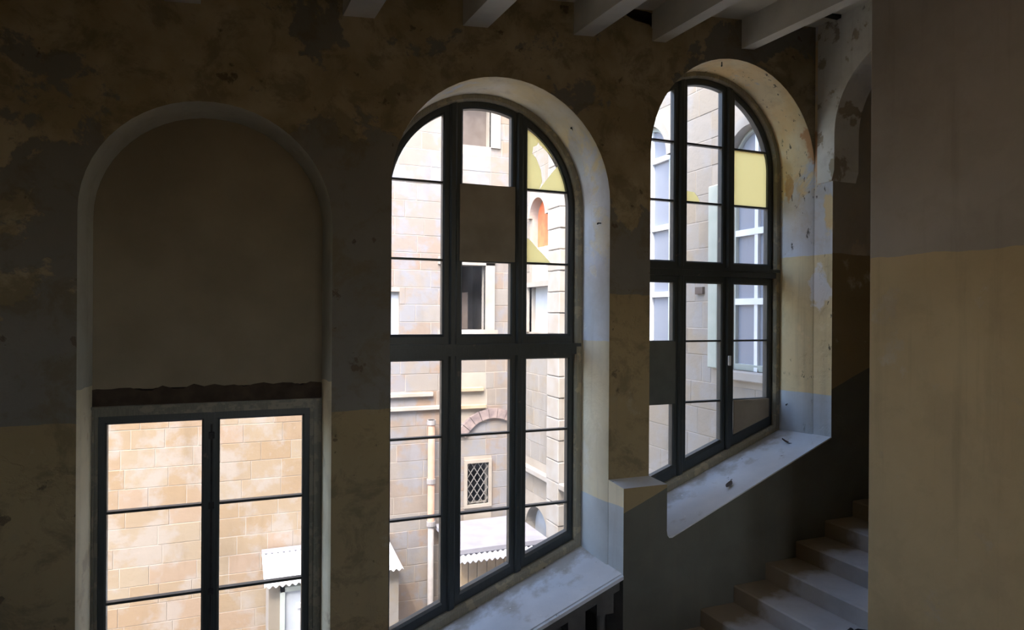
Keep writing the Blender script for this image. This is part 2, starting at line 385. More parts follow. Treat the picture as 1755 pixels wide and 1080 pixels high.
# recess behind the balusters; its dark colour stands in for shade
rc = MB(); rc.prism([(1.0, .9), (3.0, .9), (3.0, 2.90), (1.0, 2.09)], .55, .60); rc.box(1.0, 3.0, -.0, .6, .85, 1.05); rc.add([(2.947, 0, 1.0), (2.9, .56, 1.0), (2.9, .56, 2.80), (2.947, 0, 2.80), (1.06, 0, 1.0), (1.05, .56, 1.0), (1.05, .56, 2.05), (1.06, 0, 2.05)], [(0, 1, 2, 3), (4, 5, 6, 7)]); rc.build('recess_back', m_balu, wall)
# sills
s2 = MB()
xs = [1.02, 2.96]
def slab(q, x0, x1, back, front, yb, yf, th):
    q.add([(x0, yf, front(x0)), (x1, yf, front(x1)), (x1, yb, back(x1)), (x0, yb, back(x0)),
           (x0, yf, front(x0) - th), (x1, yf, front(x1) - th), (x1, yb, back(x1) - th), (x0, yb, back(x0) - th)],
          [(0, 1, 2, 3), (7, 6, 5, 4), (0, 4, 5, 1), (1, 5, 6, 2), (2, 6, 7, 3), (3, 7, 4, 0)])
SILL2B = lambda x: 2.908 + .404 * (x - 2.896)
SILL3B = lambda x: 3.386 + .378 * (x - 4.078)
fr2 = lambda x: SILL2F(x) + .004
slab(s2, .98, 2.972, SILL2B, fr2, .46, -.182, .05); so2 = s2.build('window_sill', m_sill, wall)
nb = MB(); slab(nb, .98, 2.972, lambda x: SILL2F(x) - .002, lambda x: SILL2F(x) - .006, -.190, -.212, .03); nb.build('sill_nosing', m_sill, so2)
s3 = MB()
px = [3.404, 3.41, 3.43, 3.46, 3.51, 3.8, 4.3, 4.8, 5.285]; lift = {3.404: 3.17, 3.41: 3.13, 3.43: 3.106}
bk = [(x, .46, SILL3B(x) + .008) for x in px]; mid_ = [(x, .1, .4 * (SILL3F(x)) + .6 * SILL3B(x) + .008) for x in px]
ft = [(x, -.201, lift.get(x, SILL3F(x)) + .003) for x in px]
fl = [(x, -.201, p[2] - .012) for x, p in zip(px, ft)]
s3.loft([bk, mid_, ft, fl]); s3.build('window_sill', m_sill, wall)
s1 = MB(); slab(s1, -.95, .64, lambda x: 1.5 + .39 * (x - .634), lambda x: 1.45 + .39 * (x - .634), .46, -.2, .06); s1.build('window_sill', m_sill, wall)
# iron pins left in the reveals
for p, d in (((2.66, .16, 6.60), (-.014, -.01, .01)), ((2.925, .12, 5.80), (-.03, .0, .0)), ((4.20, .10, 7.37), (0, 0, -.015)), ((5.225, .3, 4.10), (-.025, -.01, .0))):
    q = MB(); e = Vector(p) + Vector(d); q.tube([Vector(p) - Vector(d), p, e], .005, 6); q.tube([e, e + Vector((-.003, 0, -.012))], .007, 6); q.build('iron_pin', m_black, wall)

# ------------------------------------------------------------------ windows
def cell(xa, xb, zlo, zhi, arch=None, n=18):
    """closed loop: bottom left->right, top right->left, clipped by an arch"""
    lo = zlo if callable(zlo) else (lambda x: zlo)
    if arch:
        cx, zs, R = arch
        h = lo(xa) - zs; w = sqrt(max(R * R - h * h, 1e-6)) if h > 0 else R
        xa = max(xa, cx - w + 1e-4); xb = min(xb, cx + w - 1e-4)
    X = [xa + (xb - xa) * (1 - cos(pi * k / (n - 1))) / 2 for k in range(n)]
    def tp(x):
        z = zhi
        if arch: z = min(z, arch[1] + sqrt(max(arch[2] ** 2 - (x - arch[0]) ** 2, 0)))
        return max(z, lo(x) + 1e-4)
    return [(x, lo(x)) for x in X] + [(x, tp(x)) for x in reversed(X)]
def ring(outer, inner, yf, yb, ch=.012):
    k = .25
    mid = [(i[0] + (o[0] - i[0]) * k, i[1] + (o[1] - i[1]) * k) for o, i in zip(outer, inner)]
    q = MB(); q.loft([y3(outer, yb), y3(outer, yf), y3(mid, yf), y3(inner, yf + ch), y3(inner, yb), y3(outer, yb)], True); return q
def pane(loop, m, parent, y=.487, th=.004, name='pane'):
    q = MB(); q.prism(loop, y, y + th); return q.build(name, m, parent)
YF, YB = .45, .52
def sash(win, xo, xi, zo, zi, bars, arch_o, arch_i, fills):
    """xo/xi outer and glass x range, zo/zi outer and glass (bottom, top); fills[row]: None or list of (kind, ...)"""
    q = ring(cell(xo[0], xo[1], zo[0], zo[1], arch_o), cell(xi[0], xi[1], zi[0], zi[1], arch_i), YF, YB)
    so = q.build('sash', m_sash, win)
    lows = [zi[0]] + [b + .008 for b in bars]; highs = [b - .008 for b in bars] + [zi[1]]
    for b in bars:
        xa, xb = xi
        if arch_i and b > arch_i[1]:
            w = sqrt(max(arch_i[2] ** 2 - (b - arch_i[1]) ** 2, 0)); xa = max(xa, arch_i[0] - w); xb = min(xb, arch_i[0] + w)
        g = MB(); g.prism([(xa - .004, b - .009), (xb + .004, b - .009), (xb + .004, b + .009), (xa - .004, b + .009)], .462, .508); g.build('glazing_bar', m_sash, so)
    for k, (lo, hi) in enumerate(zip(lows, highs)):
        f = fills.get(k, 'glass')
        lp = cell(xi[0], xi[1], lo, hi, arch_i)
        if f == 'glass': pane(lp, m_glass, so)
        elif f == 'yellow': pane(lp, m_yellow, so)
        elif f == 'board':
            o = pane([(xi[0] - .03, lo - .012), (xi[1] + .03, lo - .006), (xi[1] + .03, hi + .015), (xi[0] - .03, hi + .004)] if not callable(lo) else
                     [(xi[0] - .01, lo(xi[0]) - .01), (xi[1] + .01, lo(xi[1]) - .01), (xi[1] + .01, hi + .01), (xi[0] - .01, hi + .01)], m_board, so, .436, .012, 'board')
            o['label'] = 'brown board closing a lost pane'
        elif f == 'dark':
            o = pane([(xi[0] - .02, lo - .01), (xi[1] + .02, lo - .01), (xi[1] + .02, hi + .01), (xi[0] - .02, hi + .01)], m_board2, so, .44, .012, 'board')
            o['label'] = 'dark grey green board closing a lost pane'
        elif isinstance(f, list):
            for kind, poly in f: pane(poly, m_yellow if kind == 'yellow' else m_glass, so, .487, .004, 'pane_shard')
    return so

def big_window(name, cx, zs, xg, zu, trans, ztop_low, zl, zbot, rail, sillb, fills_u, fills_l, label):
    """xg: three glass x ranges; zu: [glass bottom, bar, bar]; zl: two bars of the lower sashes; zbot(x): raked foot of the glass"""
    win = empty(name); struct(win, label)
    Rg, Rs, Rf = .815, .872, .935
    mull = [((xg[0][1] + xg[1][0]) / 2, ), ((xg[1][1] + xg[2][0]) / 2, )]
    mw = .032
    x_l, x_r = cx - Rs, cx + Rs
    fb = lambda x: zbot(x) - rail                      # foot of the sashes
    ff = lambda x: sillb(x) - .03
    q = ring(cell(cx - Rf, cx + Rf, ff, 99, (cx, zs, Rf), 40), cell(x_l, x_r, fb, 99, (cx, zs, Rs), 40), .405, .56, .02)
    q.build('frame', m_frame, win)
    for (m_,) in mull:
        q = MB(); zt = zs + sqrt(Rs ** 2 - (m_ - cx) ** 2) + .01
        A_ = [(m_ - mw, fb(m_ - mw) - .005), (m_ + mw, fb(m_ + mw) - .005), (m_ + mw, zt), (m_ - mw, zt)]
        A2 = [(m_ - mw + .014, fb(m_ - mw) - .005), (m_ + mw - .014, fb(m_ + mw) - .005), (m_ + mw - .014, zt), (m_ - mw + .014, zt)]
        q.prism(A2, .424, .44, A_); q.prism(A_, .44, .535); q.build('mullion', m_sash, win)
    q = MB(); q.prism([(cx - Rs - .05, trans[0]), (cx + Rs + .05, trans[0]), (cx + Rs + .05, trans[1]), (cx - Rs - .05, trans[1])], .412, .545)
    q.prism([(cx - Rs - .05, trans[1] - .03), (cx + Rs + .05, trans[1] - .03), (cx + Rs + .05, trans[1]), (cx - Rs - .05, trans[1])], .395, .412)
    q.build('transom', m_sash, win)
    XO = [(x_l, mull[0][0] - mw), (mull[0][0] + mw, mull[1][0] - mw), (mull[1][0] + mw, x_r)]
    for k in range(3):
        ui = dict(fills_u.get(k, {})); li = dict(fills_l.get(k, {}))
        sash(win, XO[k], xg[k], (trans[1], 99), (zu[0], 99), zu[1:], (cx, zs, Rs), (cx, zs, Rg), ui)
        sash(win, XO[k], xg[k], (fb, trans[0]), (zbot, ztop_low), zl, None, None, li)
    return win

# window between the blind arch and the far one
zb2 = lambda x: 2.406 + .39 * (x - 1.172)
hole = [('yellow', [(2.374, 6.12), (2.50, 6.12), (2.53, 6.20), (2.515, 6.30), (2.47, 6.40), (2.43, 6.44), (2.44, 6.50), (2.48, 6.52), (2.49, 6.55), (2.374, 6.655)]),
        ('yellow', [(2.50, 6.12), (2.76, 6.12), (2.745, 6.20), (2.70, 6.305), (2.68, 6.345), (2.615, 6.27)]),
        ('yellow', [(2.374, 6.655), (2.49, 6.55), (2.50, 6.53), (2.55, 6.49), (2.60, 6.45), (2.65, 6.40), (2.68, 6.345), (2.70, 6.305), (2.67, 6.365), (2.62, 6.44), (2.55, 6.525), (2.46, 6.60)])]
shard = [('yellow', [(2.374, 5.465), (2.62, 5.465), (2.56, 5.53), (2.48, 5.60), (2.42, 5.66), (2.374, 5.69)])]
big_window('window_2', 1.965, 5.955, [(1.165, 1.597), (1.772, 2.218), (2.374, 2.785)], [4.829, 5.457, 6.11], (4.645, 4.745), 4.606, [3.296, 3.963], zb2, .10, SILL2B,
           {1: {1: 'board'}, 2: {2: hole, 1: shard}}, {}, 'tall arched window with a brown board and broken yellow panes')
zb3 = lambda x: 3.599 + .365 * (x - 4.081)
shard3 = [('yellow', [(4.084, 6.13), (4.26, 6.13), (4.235, 6.18), (4.19, 6.225), (4.084, 6.235)]), ('glass', [(4.26, 6.13), (4.505, 6.13), (4.505, 6.685), (4.084, 6.685), (4.084, 6.235), (4.19, 6.225), (4.235, 6.18)])]
w3 = big_window('window_3', 4.286, 6.473, [(3.48, 3.926), (4.084, 4.505), (4.665, 5.10)], [5.538, 6.12, 6.695], (5.39, 5.48), 5.321, [4.146, 4.748], zb3, .12, SILL3B,
           {1: {1: shard3}, 2: {1: 'yellow'}}, {0: {1: 'dark'}, 2: {0: 'board'}}, 'far arched window with a yellow pane and boards beside the stairs')
hb = MB(); hb.cbox(4.572, 4.592, .425, .44, 4.46, 4.64, .004); hb.cbox(4.565, 4.60, .41, .425, 4.50, 4.60, .004); hb.build('catch', m_white, w3)

# first window: two-light casement under the blind arch
w1 = empty('window_1'); struct(w1, 'two light casement window below the blind arch')
YW = .31
q = MB()
q.prism([(-.935, 4.285), (.60, 4.285), (.60, 4.355), (-.935, 4.355)], .285, .46); q.prism([(-.92, 4.335), (.585, 4.335), (.585, 4.352), (-.92, 4.352)], .268, .29)
q.build('head', m_frame1, w1)
for xa, xb in ((.513, .60), (-.935, -.872)):
    q = MB(); q.prism([(xa, 1.0), (xb, 1.0), (xb, 4.285), (xa, 4.285)], .285, .46); q.prism([(xa + .03, 1.0), (xb - .02, 1.0), (xb - .02, 4.285), (xa + .03, 4.285)], .272, .285); q.build('jamb', m_frame1, w1)
zb1 = lambda x: 1.72 + .39 * (x + .17)
YF, YB = .30, .37
for xo, xi in (((-.872, -.172), (-.822, -.231)), ((-.168, .513), (-.112, .462))):
    q = ring(cell(xo[0], xo[1], lambda x: zb1(x) - .1, 4.285), cell(xi[0], xi[1], zb1, 4.226), YF, YB)
    so = q.build('sash', m_sash, w1)
    bars = [2.36, 2.992, 3.617]
    for b in bars:
        g = MB(); g.prism(rect(xi[0] - .004, xi[1] + .004, b - .009, b + .009), .312, .358); g.build('glazing_bar', m_sash, so)
    lows = [zb1] + [b + .008 for b in bars]; highs = [b - .008 for b in bars] + [4.226]
    for lo, hi in zip(lows, highs): pane(cell(xi[0], xi[1], lo, hi), m_glass, so, .337)
q = MB(); q.prism([(-.195, 1.5), (-.145, 1.5), (-.145, 4.28), (-.195, 4.28)], .285, .30); q.build('meeting_bead', m_sash, w1)
q = MB(); q.tube([(-.165, .272, 1.8), (-.165, .272, 4.2)], .008, 8)
for z in (4.12, 3.0, 3.617, 2.4): q.cbox(-.185, -.145, .262, .29, z - .025, z + .025, .004)
q.build('bolt', m_black, w1)

# dry leaves blown onto the far sill
for lab, lx, ly, rz_ in (('curled brown dry leaf lying in the middle of the far sill', 4.22, -.02, .4), ('small dry leaf near the upper end of the far sill', 5.02, .10, 2.2)):
    fz = SILL3F(lx) + .003; mz = .4 * SILL3F(lx) + .6 * SILL3B(lx) + .008; zz = mz + (fz - mz) * (.1 - ly) / .301
    rows = []
    for i in range(7):
        u_ = i / 6; w_ = .028 * sin(pi * (.06 + .9 * u_)); rows.append([(-.055 + .11 * u_, w_ * v_, .006 + .012 * v_ * v_ + .012 * (2 * u_ - 1) ** 2) for v_ in (-1, -.5, 0, .5, 1)])
    q = MB(); q.loft(rows); o = q.build('dry_leaf', m_brown, None, True); o.location = (lx, ly, zz); o.rotation_euler = (0, -math.atan(.39), rz_)
    thing(o, lab, 'leaf', 'dry leaves on the far sill')

# ================================================================== BALUSTRADE UNDER THE MIDDLE SILL
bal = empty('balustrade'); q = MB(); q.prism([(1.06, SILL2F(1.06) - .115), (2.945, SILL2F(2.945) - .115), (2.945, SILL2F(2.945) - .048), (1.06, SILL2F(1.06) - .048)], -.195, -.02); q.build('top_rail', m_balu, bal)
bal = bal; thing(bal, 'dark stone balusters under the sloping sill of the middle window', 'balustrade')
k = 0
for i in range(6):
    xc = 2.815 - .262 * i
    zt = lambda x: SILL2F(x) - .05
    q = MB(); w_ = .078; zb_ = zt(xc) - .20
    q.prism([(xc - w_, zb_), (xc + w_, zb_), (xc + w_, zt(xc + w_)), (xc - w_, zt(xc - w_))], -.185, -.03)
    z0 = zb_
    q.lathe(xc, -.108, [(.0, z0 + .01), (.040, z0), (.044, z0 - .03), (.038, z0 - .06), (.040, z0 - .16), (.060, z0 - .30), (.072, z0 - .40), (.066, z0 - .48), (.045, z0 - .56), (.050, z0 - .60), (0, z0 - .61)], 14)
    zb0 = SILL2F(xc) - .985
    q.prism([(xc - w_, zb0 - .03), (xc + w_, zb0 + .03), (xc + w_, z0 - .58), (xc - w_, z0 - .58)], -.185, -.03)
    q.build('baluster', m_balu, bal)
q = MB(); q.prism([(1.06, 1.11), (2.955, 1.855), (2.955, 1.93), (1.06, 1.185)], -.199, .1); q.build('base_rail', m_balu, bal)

# ================================================================== STAIRS
st = empty('staircase'); struct(st, 'worn grey stone stairs rising along the wall')
base = None
for kk in range(-9, 8):
    x = 3.757 + .3605 * kk; z = 2.442 + .153 * kk
    if base is None:
        q = MB(); q.cbox(0, .42, -1.72, -.195, -.19, 0, .012); base = q.build('step', m_step, st); o = base
    else:
        o = base.copy(); COL.objects.link(o); o.parent = st
    o.location = (x, 0, z)
q = MB(); q.prism([(.3, .75), (6.7, 3.45), (6.7, 3.0), (.3, .3)], -1.70, -.2); q.build('stair_soffit', m_room, st)
hr = empty('handrail'); thing(hr, 'short black iron handrail at the foot of the tan pier', 'handrail')
q = MB(); q.tube([(3.2, -1.62, 2.47), (3.75, -1.60, 2.74), (3.95, -1.60, 2.83)], .022, 10); q.build('rail', m_black, hr)
q = MB(); q.tube([(3.9, -1.60, 2.81), (3.97, -1.63, 2.84), (4.0, -1.69, 2.85)], .012, 8); q.build('bracket', m_black, hr)
q = MB(); q.tube([(3.30, -1.61, 2.10), (3.30, -1.61, 2.51)], .012, 8); q.build('post', m_black, hr)

# ================================================================== CEILING, PIER, RIB, ROOM SHELL
cb = MB()
cb.add([(-6.3, .05, ZC(-6.3)), (10, .05, ZC(10)), (10, -9.3, ZC(10)), (-6.3, -9.3, ZC(-6.3)), (-6.3, .8, 8.9), (10, .8, 8.9), (10, -9.3, 8.9), (-6.3, -9.3, 8.9)],
       [(0, 1, 2, 3), (4, 7, 6, 5), (0, 4, 5, 1), (1, 5, 6, 2), (2, 6, 7, 3), (3, 7, 4, 0)])
ceil = cb.build('ceiling', m_ceil); struct(ceil, 'limewashed beamed ceiling over the stairwell')
for xa, xb in ((-1.62, -1.42), (-.46, -.24), (.70, .93), (1.615, 1.823), (2.585, 2.775), (3.36, 3.50), (4.345, 4.49)):
    q = MB(); sh = .064
    V = []
    for y in (.01, -6.5):
        dx = -sh * y
        for x in (xa, xb):
            V += [(x + dx, y, ZB(x)), (x + dx, y, ZC(x) + .02)]
    q.add(V, [(0, 1, 3, 2), (4, 6, 7, 5), (0, 2, 6, 4), (2, 3, 7, 6), (1, 0, 4, 5), (1, 5, 7, 3)])
    recalc(q.build('beam', m_beam, ceil))
q = MB(); q.cbox(4.98, 5.255, -.31, -.255, ZC(5.1) - .02, ZC(5.1) + .03, .004); q.build('slot_shade', m_black, ceil)  # solid black box standing in for the darkness of an open slit

pr = MB(); pr.cbox(4.0, 5.62, -6.2, -1.67, -2.2, 8.3, .012)
pier = pr.build('wall_right', m_pier); struct(pier, 'broad tan and grey pier beside the stairs')
# transverse arch from the wall to the pier
n = 24
prof = [(-.23 - .72 + .72 * cos(pi * k / n), 6.75 + .72 * sin(pi * k / n)) for k in range(n + 1)]
prof = [(-.23, 6.4)] + prof + [(-1.67, 6.4)]
rb = MB()
loop = [(-.001, 8.3), (-.001, 6.3)] + [(-.2, 6.3)] + prof + [(-1.68, 6.4), (-1.68, 8.3)]
tri = tessellate_polygon([[Vector((p[0], p[1], 0)) for p in loop]])
m_ = len(loop)
V = [(5.262, p[0], p[1]) for p in loop] + [(5.58, p[0], p[1]) for p in loop]
F = [tuple(t) for t in tri] + [tuple(i + m_ for i in t) for t in tri] + [(i, (i + 1) % m_, m_ + (i + 1) % m_, m_ + i) for i in range(m_)]
rb.add(V, F); recalc(rb.build('transverse_arch', m_arch, pier))
q = MB(); q.box(-6.5, -6.3, -9.3, .8, -2.2, 8.6); struct(q.build('wall_left', m_room))
q = MB(); q.box(10, 10.2, -9.3, .8, -2.2, 8.9); struct(q.build('wall_far_right', m_room))
ADDED_WIN = [arch_loop(x, 6.3, .56, 4.5, 4.5, 16) for x in (.2, 2.6)]   # window openings added behind the camera to brighten the stairwell
q = MB()
for y in (-9.5, -9.3): q.sheet([(-6.5, -2.4), (10.2, -2.4), (10.2, 8.9), (-6.5, 8.9)], ADDED_WIN, lambda u, v: (u, y, v))
for b in ADDED_WIN: q.loft([y3(b, -9.5), y3(b, -9.3)], True)
struct(q.build('wall_back', m_room))
q = MB(); q.box(-6.5, 10.2, -9.5, .78, -2.4, -2.2); struct(q.build('floor', m_floor))
q = MB(); q.box(-6.3, 4.0, -9.3, -3.5, 3.15, 3.4); struct(q.build('floor_landing', m_floor))

# ================================================================== COURTYARD
YFAR, XW = 9.0, 5.95
def stones(parent, m, to3, u0, u1, v0, v1, holes, seen, ch=.36, proud=.007, seed=1):
    """ashlar courses; to3(u, v, d) maps to 3D with d the height above the mortar face; blocks in `seen` are single parts"""
    rnd = random.Random(seed); rest = MB(); cache = {}; row = 0; v = v0
    def block(q, ul, vl, d, o=(0, 0)):
        c = .007; e = 0
        P = [(0, 0, -.02), (ul, 0, -.02), (ul, vl, -.02), (0, vl, -.02), (0, 0, d - c), (ul, 0, d - c), (ul, vl, d - c), (0, vl, d - c), (c, c, d), (ul - c, c, d), (ul - c, vl - c, d), (c, vl - c, d)]
        q.add([to3(o[0] + p[0], o[1] + p[1], p[2]) for p in P],
              [(0, 1, 5, 4), (1, 2, 6, 5), (2, 3, 7, 6), (3, 0, 4, 7), (4, 5, 9, 8), (5, 6, 10, 9), (6, 7, 11, 10), (7, 4, 8, 11), (8, 9, 10, 11)])
    org = Vector(to3(0, 0, 0))
    while v < v1 - .05:
        h = min(ch, v1 - v) - .007; u = u0 - rnd.choice((0, .15, .3, .45))
        while u < u1:
            l = rnd.choice((.48, .56, .64, .72, .80))
            a_, b_ = max(u, u0), min(u + l, u1); u += l
            segs = [(a_, b_ - .007)]
            for (h0, h1, g0, g1) in holes:
                if v + h > g0 and v < g1:
                    ns = []
                    for (p, q_) in segs:
                        if h1 <= p or h0 >= q_: ns.append((p, q_)); continue
                        if h0 - p > .08: ns.append((p, h0))
                        if q_ - h1 > .08: ns.append((h1, q_))
                    segs = ns
            for (p, q_) in segs:
                L_ = q_ - p
                if L_ < .06: continue
                d = proud * rnd.choice((.5, .75, 1.0, 1.3))
                cu, cv = (p + q_) / 2, v + h / 2
                if any(s[0] < cu < s[1] and s[2] < cv < s[3] for s in seen):
                    key = (round(L_, 2), round(h, 2), round(d, 4))
                    if key not in cache:
                        q = MB(); block(q, L_, h, d); o = q.build('stone', m, parent); cache[key] = o.data
                        o.location = (0, 0, 0)
                    else: o = link('stone', cache[key], parent)
                    o.location = Vector(to3(p, v, 0)) - org
                else: block(rest, L_, h, d, (p, v))
        v += ch; row += 1
    r = rest.build('stonework', m, parent); r['kind'] = 'stuff'
    return r
far3 = lambda u, v, d: (u, YFAR + .03 - d, v)
wing3 = lambda u, v, d: (XW + .03 - d, u, v)

# --- far facade, pale bay (right) and warm bay (left)
OP = {'attic': (4.15, 5.20, 8.72, 9.9), 'mid': (4.15, 5.09, 4.66, 6.08), 'grille': (4.69, 5.19, .81, 1.72), 'side': (2.40, 3.17, 4.28, 5.47)}
far = empty('wall_courtyard_far'); struct(far, 'sunlit limestone courtyard facade behind the windows')
q = MB(); q.sheet([(-5.5, -2.2), (XW + .4, -2.2), (XW + .4, 10.4), (-5.5, 10.4)], [rect(*OP[k]) for k in OP], lambda u, v: (u, YFAR + .03, v)); q.build('mortar_bed', m_mortar, far)
for key, o_ in OP.items():
    x0, x1, z0, z1 = o_; d = {'side': .12, 'attic': .3}.get(key, .22)
    q = MB(); R4 = rect(*o_); q.loft([y3(R4, YFAR + .03), y3(R4, YFAR + .03 + d)], True); q.build('opening_jamb', m_trim if key != 'attic' else m_mortar, far)
    if key in ('mid', 'grille'):
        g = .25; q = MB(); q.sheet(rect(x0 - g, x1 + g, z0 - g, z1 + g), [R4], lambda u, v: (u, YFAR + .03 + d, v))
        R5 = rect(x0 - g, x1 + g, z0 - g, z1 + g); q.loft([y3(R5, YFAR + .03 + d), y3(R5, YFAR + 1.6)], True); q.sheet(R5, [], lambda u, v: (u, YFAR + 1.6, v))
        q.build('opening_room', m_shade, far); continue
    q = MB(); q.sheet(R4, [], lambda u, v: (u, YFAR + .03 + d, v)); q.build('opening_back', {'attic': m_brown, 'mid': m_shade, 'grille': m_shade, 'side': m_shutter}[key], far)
holes = [OP['attic'], (4.15, 5.30, 4.52, 6.2), (4.62, 5.26, .74, 1.79), OP['side'], (4.50, 5.12, 3.30, 3.40), (4.50, 5.15, 2.93, 3.03)]
stones(far, m_stp, far3, 2.0, XW, -2.2, 10.4, holes, [(2.7, 6.2, -.4, 9.6)], seed=4, ch=.37)
stones(far, m_stw, far3, -5.5, 1.99, -2.2, 10.4, [], [(-2.6, 1.7, -1.2, 3.4)], seed=9, ch=.36)
# dressed surround of the middle opening
q = MB(); q.box(5.09, 5.30, YFAR - .03, YFAR + .1, 4.52, 6.2); q.build('jamb_stone', m_trim, far)
q = MB(); q.box(4.0, 5.36, YFAR - .08, YFAR + .1, 4.50, 4.655); q.build('opening_sill', m_trim, far)
q = MB(); q.box(4.0, 5.30, YFAR - .03, YFAR + .1, 6.08, 6.24); q.build('opening_lintel', m_trim, far)
q = MB(); q.box(5.20, 5.42, YFAR - .02, YFAR + .1, 8.70, 10.0); q.build('jamb_stone', m_trim, far)
# leaf of a brown door standing half open in the middle opening
q = MB(); q.cbox(4.16, 4.9, YFAR + .65, YFAR + .69, 4.66, 5.5, .006); q.build('door_board', m_brown, far)
# string courses and the relieving arch
for (x0, x1, z) in ((4.3, 5.05, 3.35), (4.3, 5.11, 2.97), (2.7, 4.2, 2.99), (2.7, 3.9, 3.28)):
    q = MB(); q.cbox(x0, x1, YFAR - .07, YFAR + .05, z - .045, z + .045, .012); q.build('string_course', m_plank if x0 > 4 else m_trim, far)
for i in range(9):
    t0, t1 = radians(28 + i * 14), radians(28 + i * 14 + 13.2); cx, cz, Ra, Rb = 5.28, 1.98, .72, .93
    P = [(cx + r_ * cos(t), cz + r_ * sin(t)) for r_, t in ((Ra, t0), (Rb, t0), (Rb, (t0 + t1) / 2), (Rb, t1), (Ra, t1), (Ra, (t0 + t1) / 2))]
    q = MB(); q.prism(P, YFAR - .05 - .012 * (i % 2), YFAR + .06); recalc(q.build('voussoir', m_vous, far))
# lattice of the small window
x0, x1, z0, z1 = OP['grille']
q = MB()
for fr in (rect(x0 - .07, x0, z0 - .07, z1 + .07), rect(x1, x1 + .07, z0 - .07, z1 + .07), rect(x0, x1, z1, z1 + .07), rect(x0, x1, z0 - .07, z0)): q.prism(fr, YFAR - .02, YFAR + .1)
gfr = q.build('grille_surround', m_mortar, far)
q = MB(); s_ = .155
for sg in (1, -1):
    for i in range(-8, 9):
        pts = []
        for t in range(0, 41):
            x = x0 + (x1 - x0) * t / 40; z = (z0 + z1) / 2 + i * s_ * 1.5 + sg * (x - (x0 + x1) / 2) * 1.5
            if z0 <= z <= z1: pts.append((x, z))
        if len(pts) > 1: q.tube([(pts[0][0], YFAR + .05, pts[0][1]), (pts[-1][0], YFAR + .05, pts[-1][1])], .011, 5)
q.build('wire_lattice', m_wire, gfr)

# --- wing on the right, with arched windows
def arch_hole(y0, y1, z0, zt, n=16):
    R = (y1 - y0) / 2; c = (y0 + y1) / 2
    return [(y0, z0), (y1, z0)] + [(c + R * cos(pi * k / n), zt - R + R * sin(pi * k / n)) for k in range(n + 1)]
WA = dict(A=(1.22, 2.06, 4.30, 7.40), B=(3.40, 4.50, 4.30, 7.95), C=(7.66, 8.46, 5.72, 7.50), E=(7.55, 8.75, -2.1, .86))
DR = (7.50, 8.60, 4.62, 5.60)
wing = empty('wall_courtyard_wing'); struct(wing, 'shaded limestone courtyard wing with arched windows')
HL = {k_: arch_hole(*WA[k_]) for k_ in WA}
q = MB(); q.sheet([(.6, -2.2), (YFAR + .1, -2.2), (YFAR + .1, 10.4), (.6, 10.4)], list(HL.values()) + [rect(*DR)], lambda u, v: (XW + .03, u, v)); q.build('mortar_bed', m_mortar, wing)
wx = lambda loop, x: [(x, p[0], p[1]) for p in loop]
def grow(loop, d):
    n_ = len(loop); o = []
    cx = sum(p[0] for p in loop) / n_; cz = sum(p[1] for p in loop) / n_
    for i in range(n_):
        p0, p1, p2 = Vector(loop[i - 1]), Vector(loop[i]), Vector(loop[(i + 1) % n_])
        nn = ((p2 - p0).normalized()); nn = Vector((nn.y, -nn.x)); o.append((p1.x + nn.x * d, p1.y + nn.y * d))
    return o
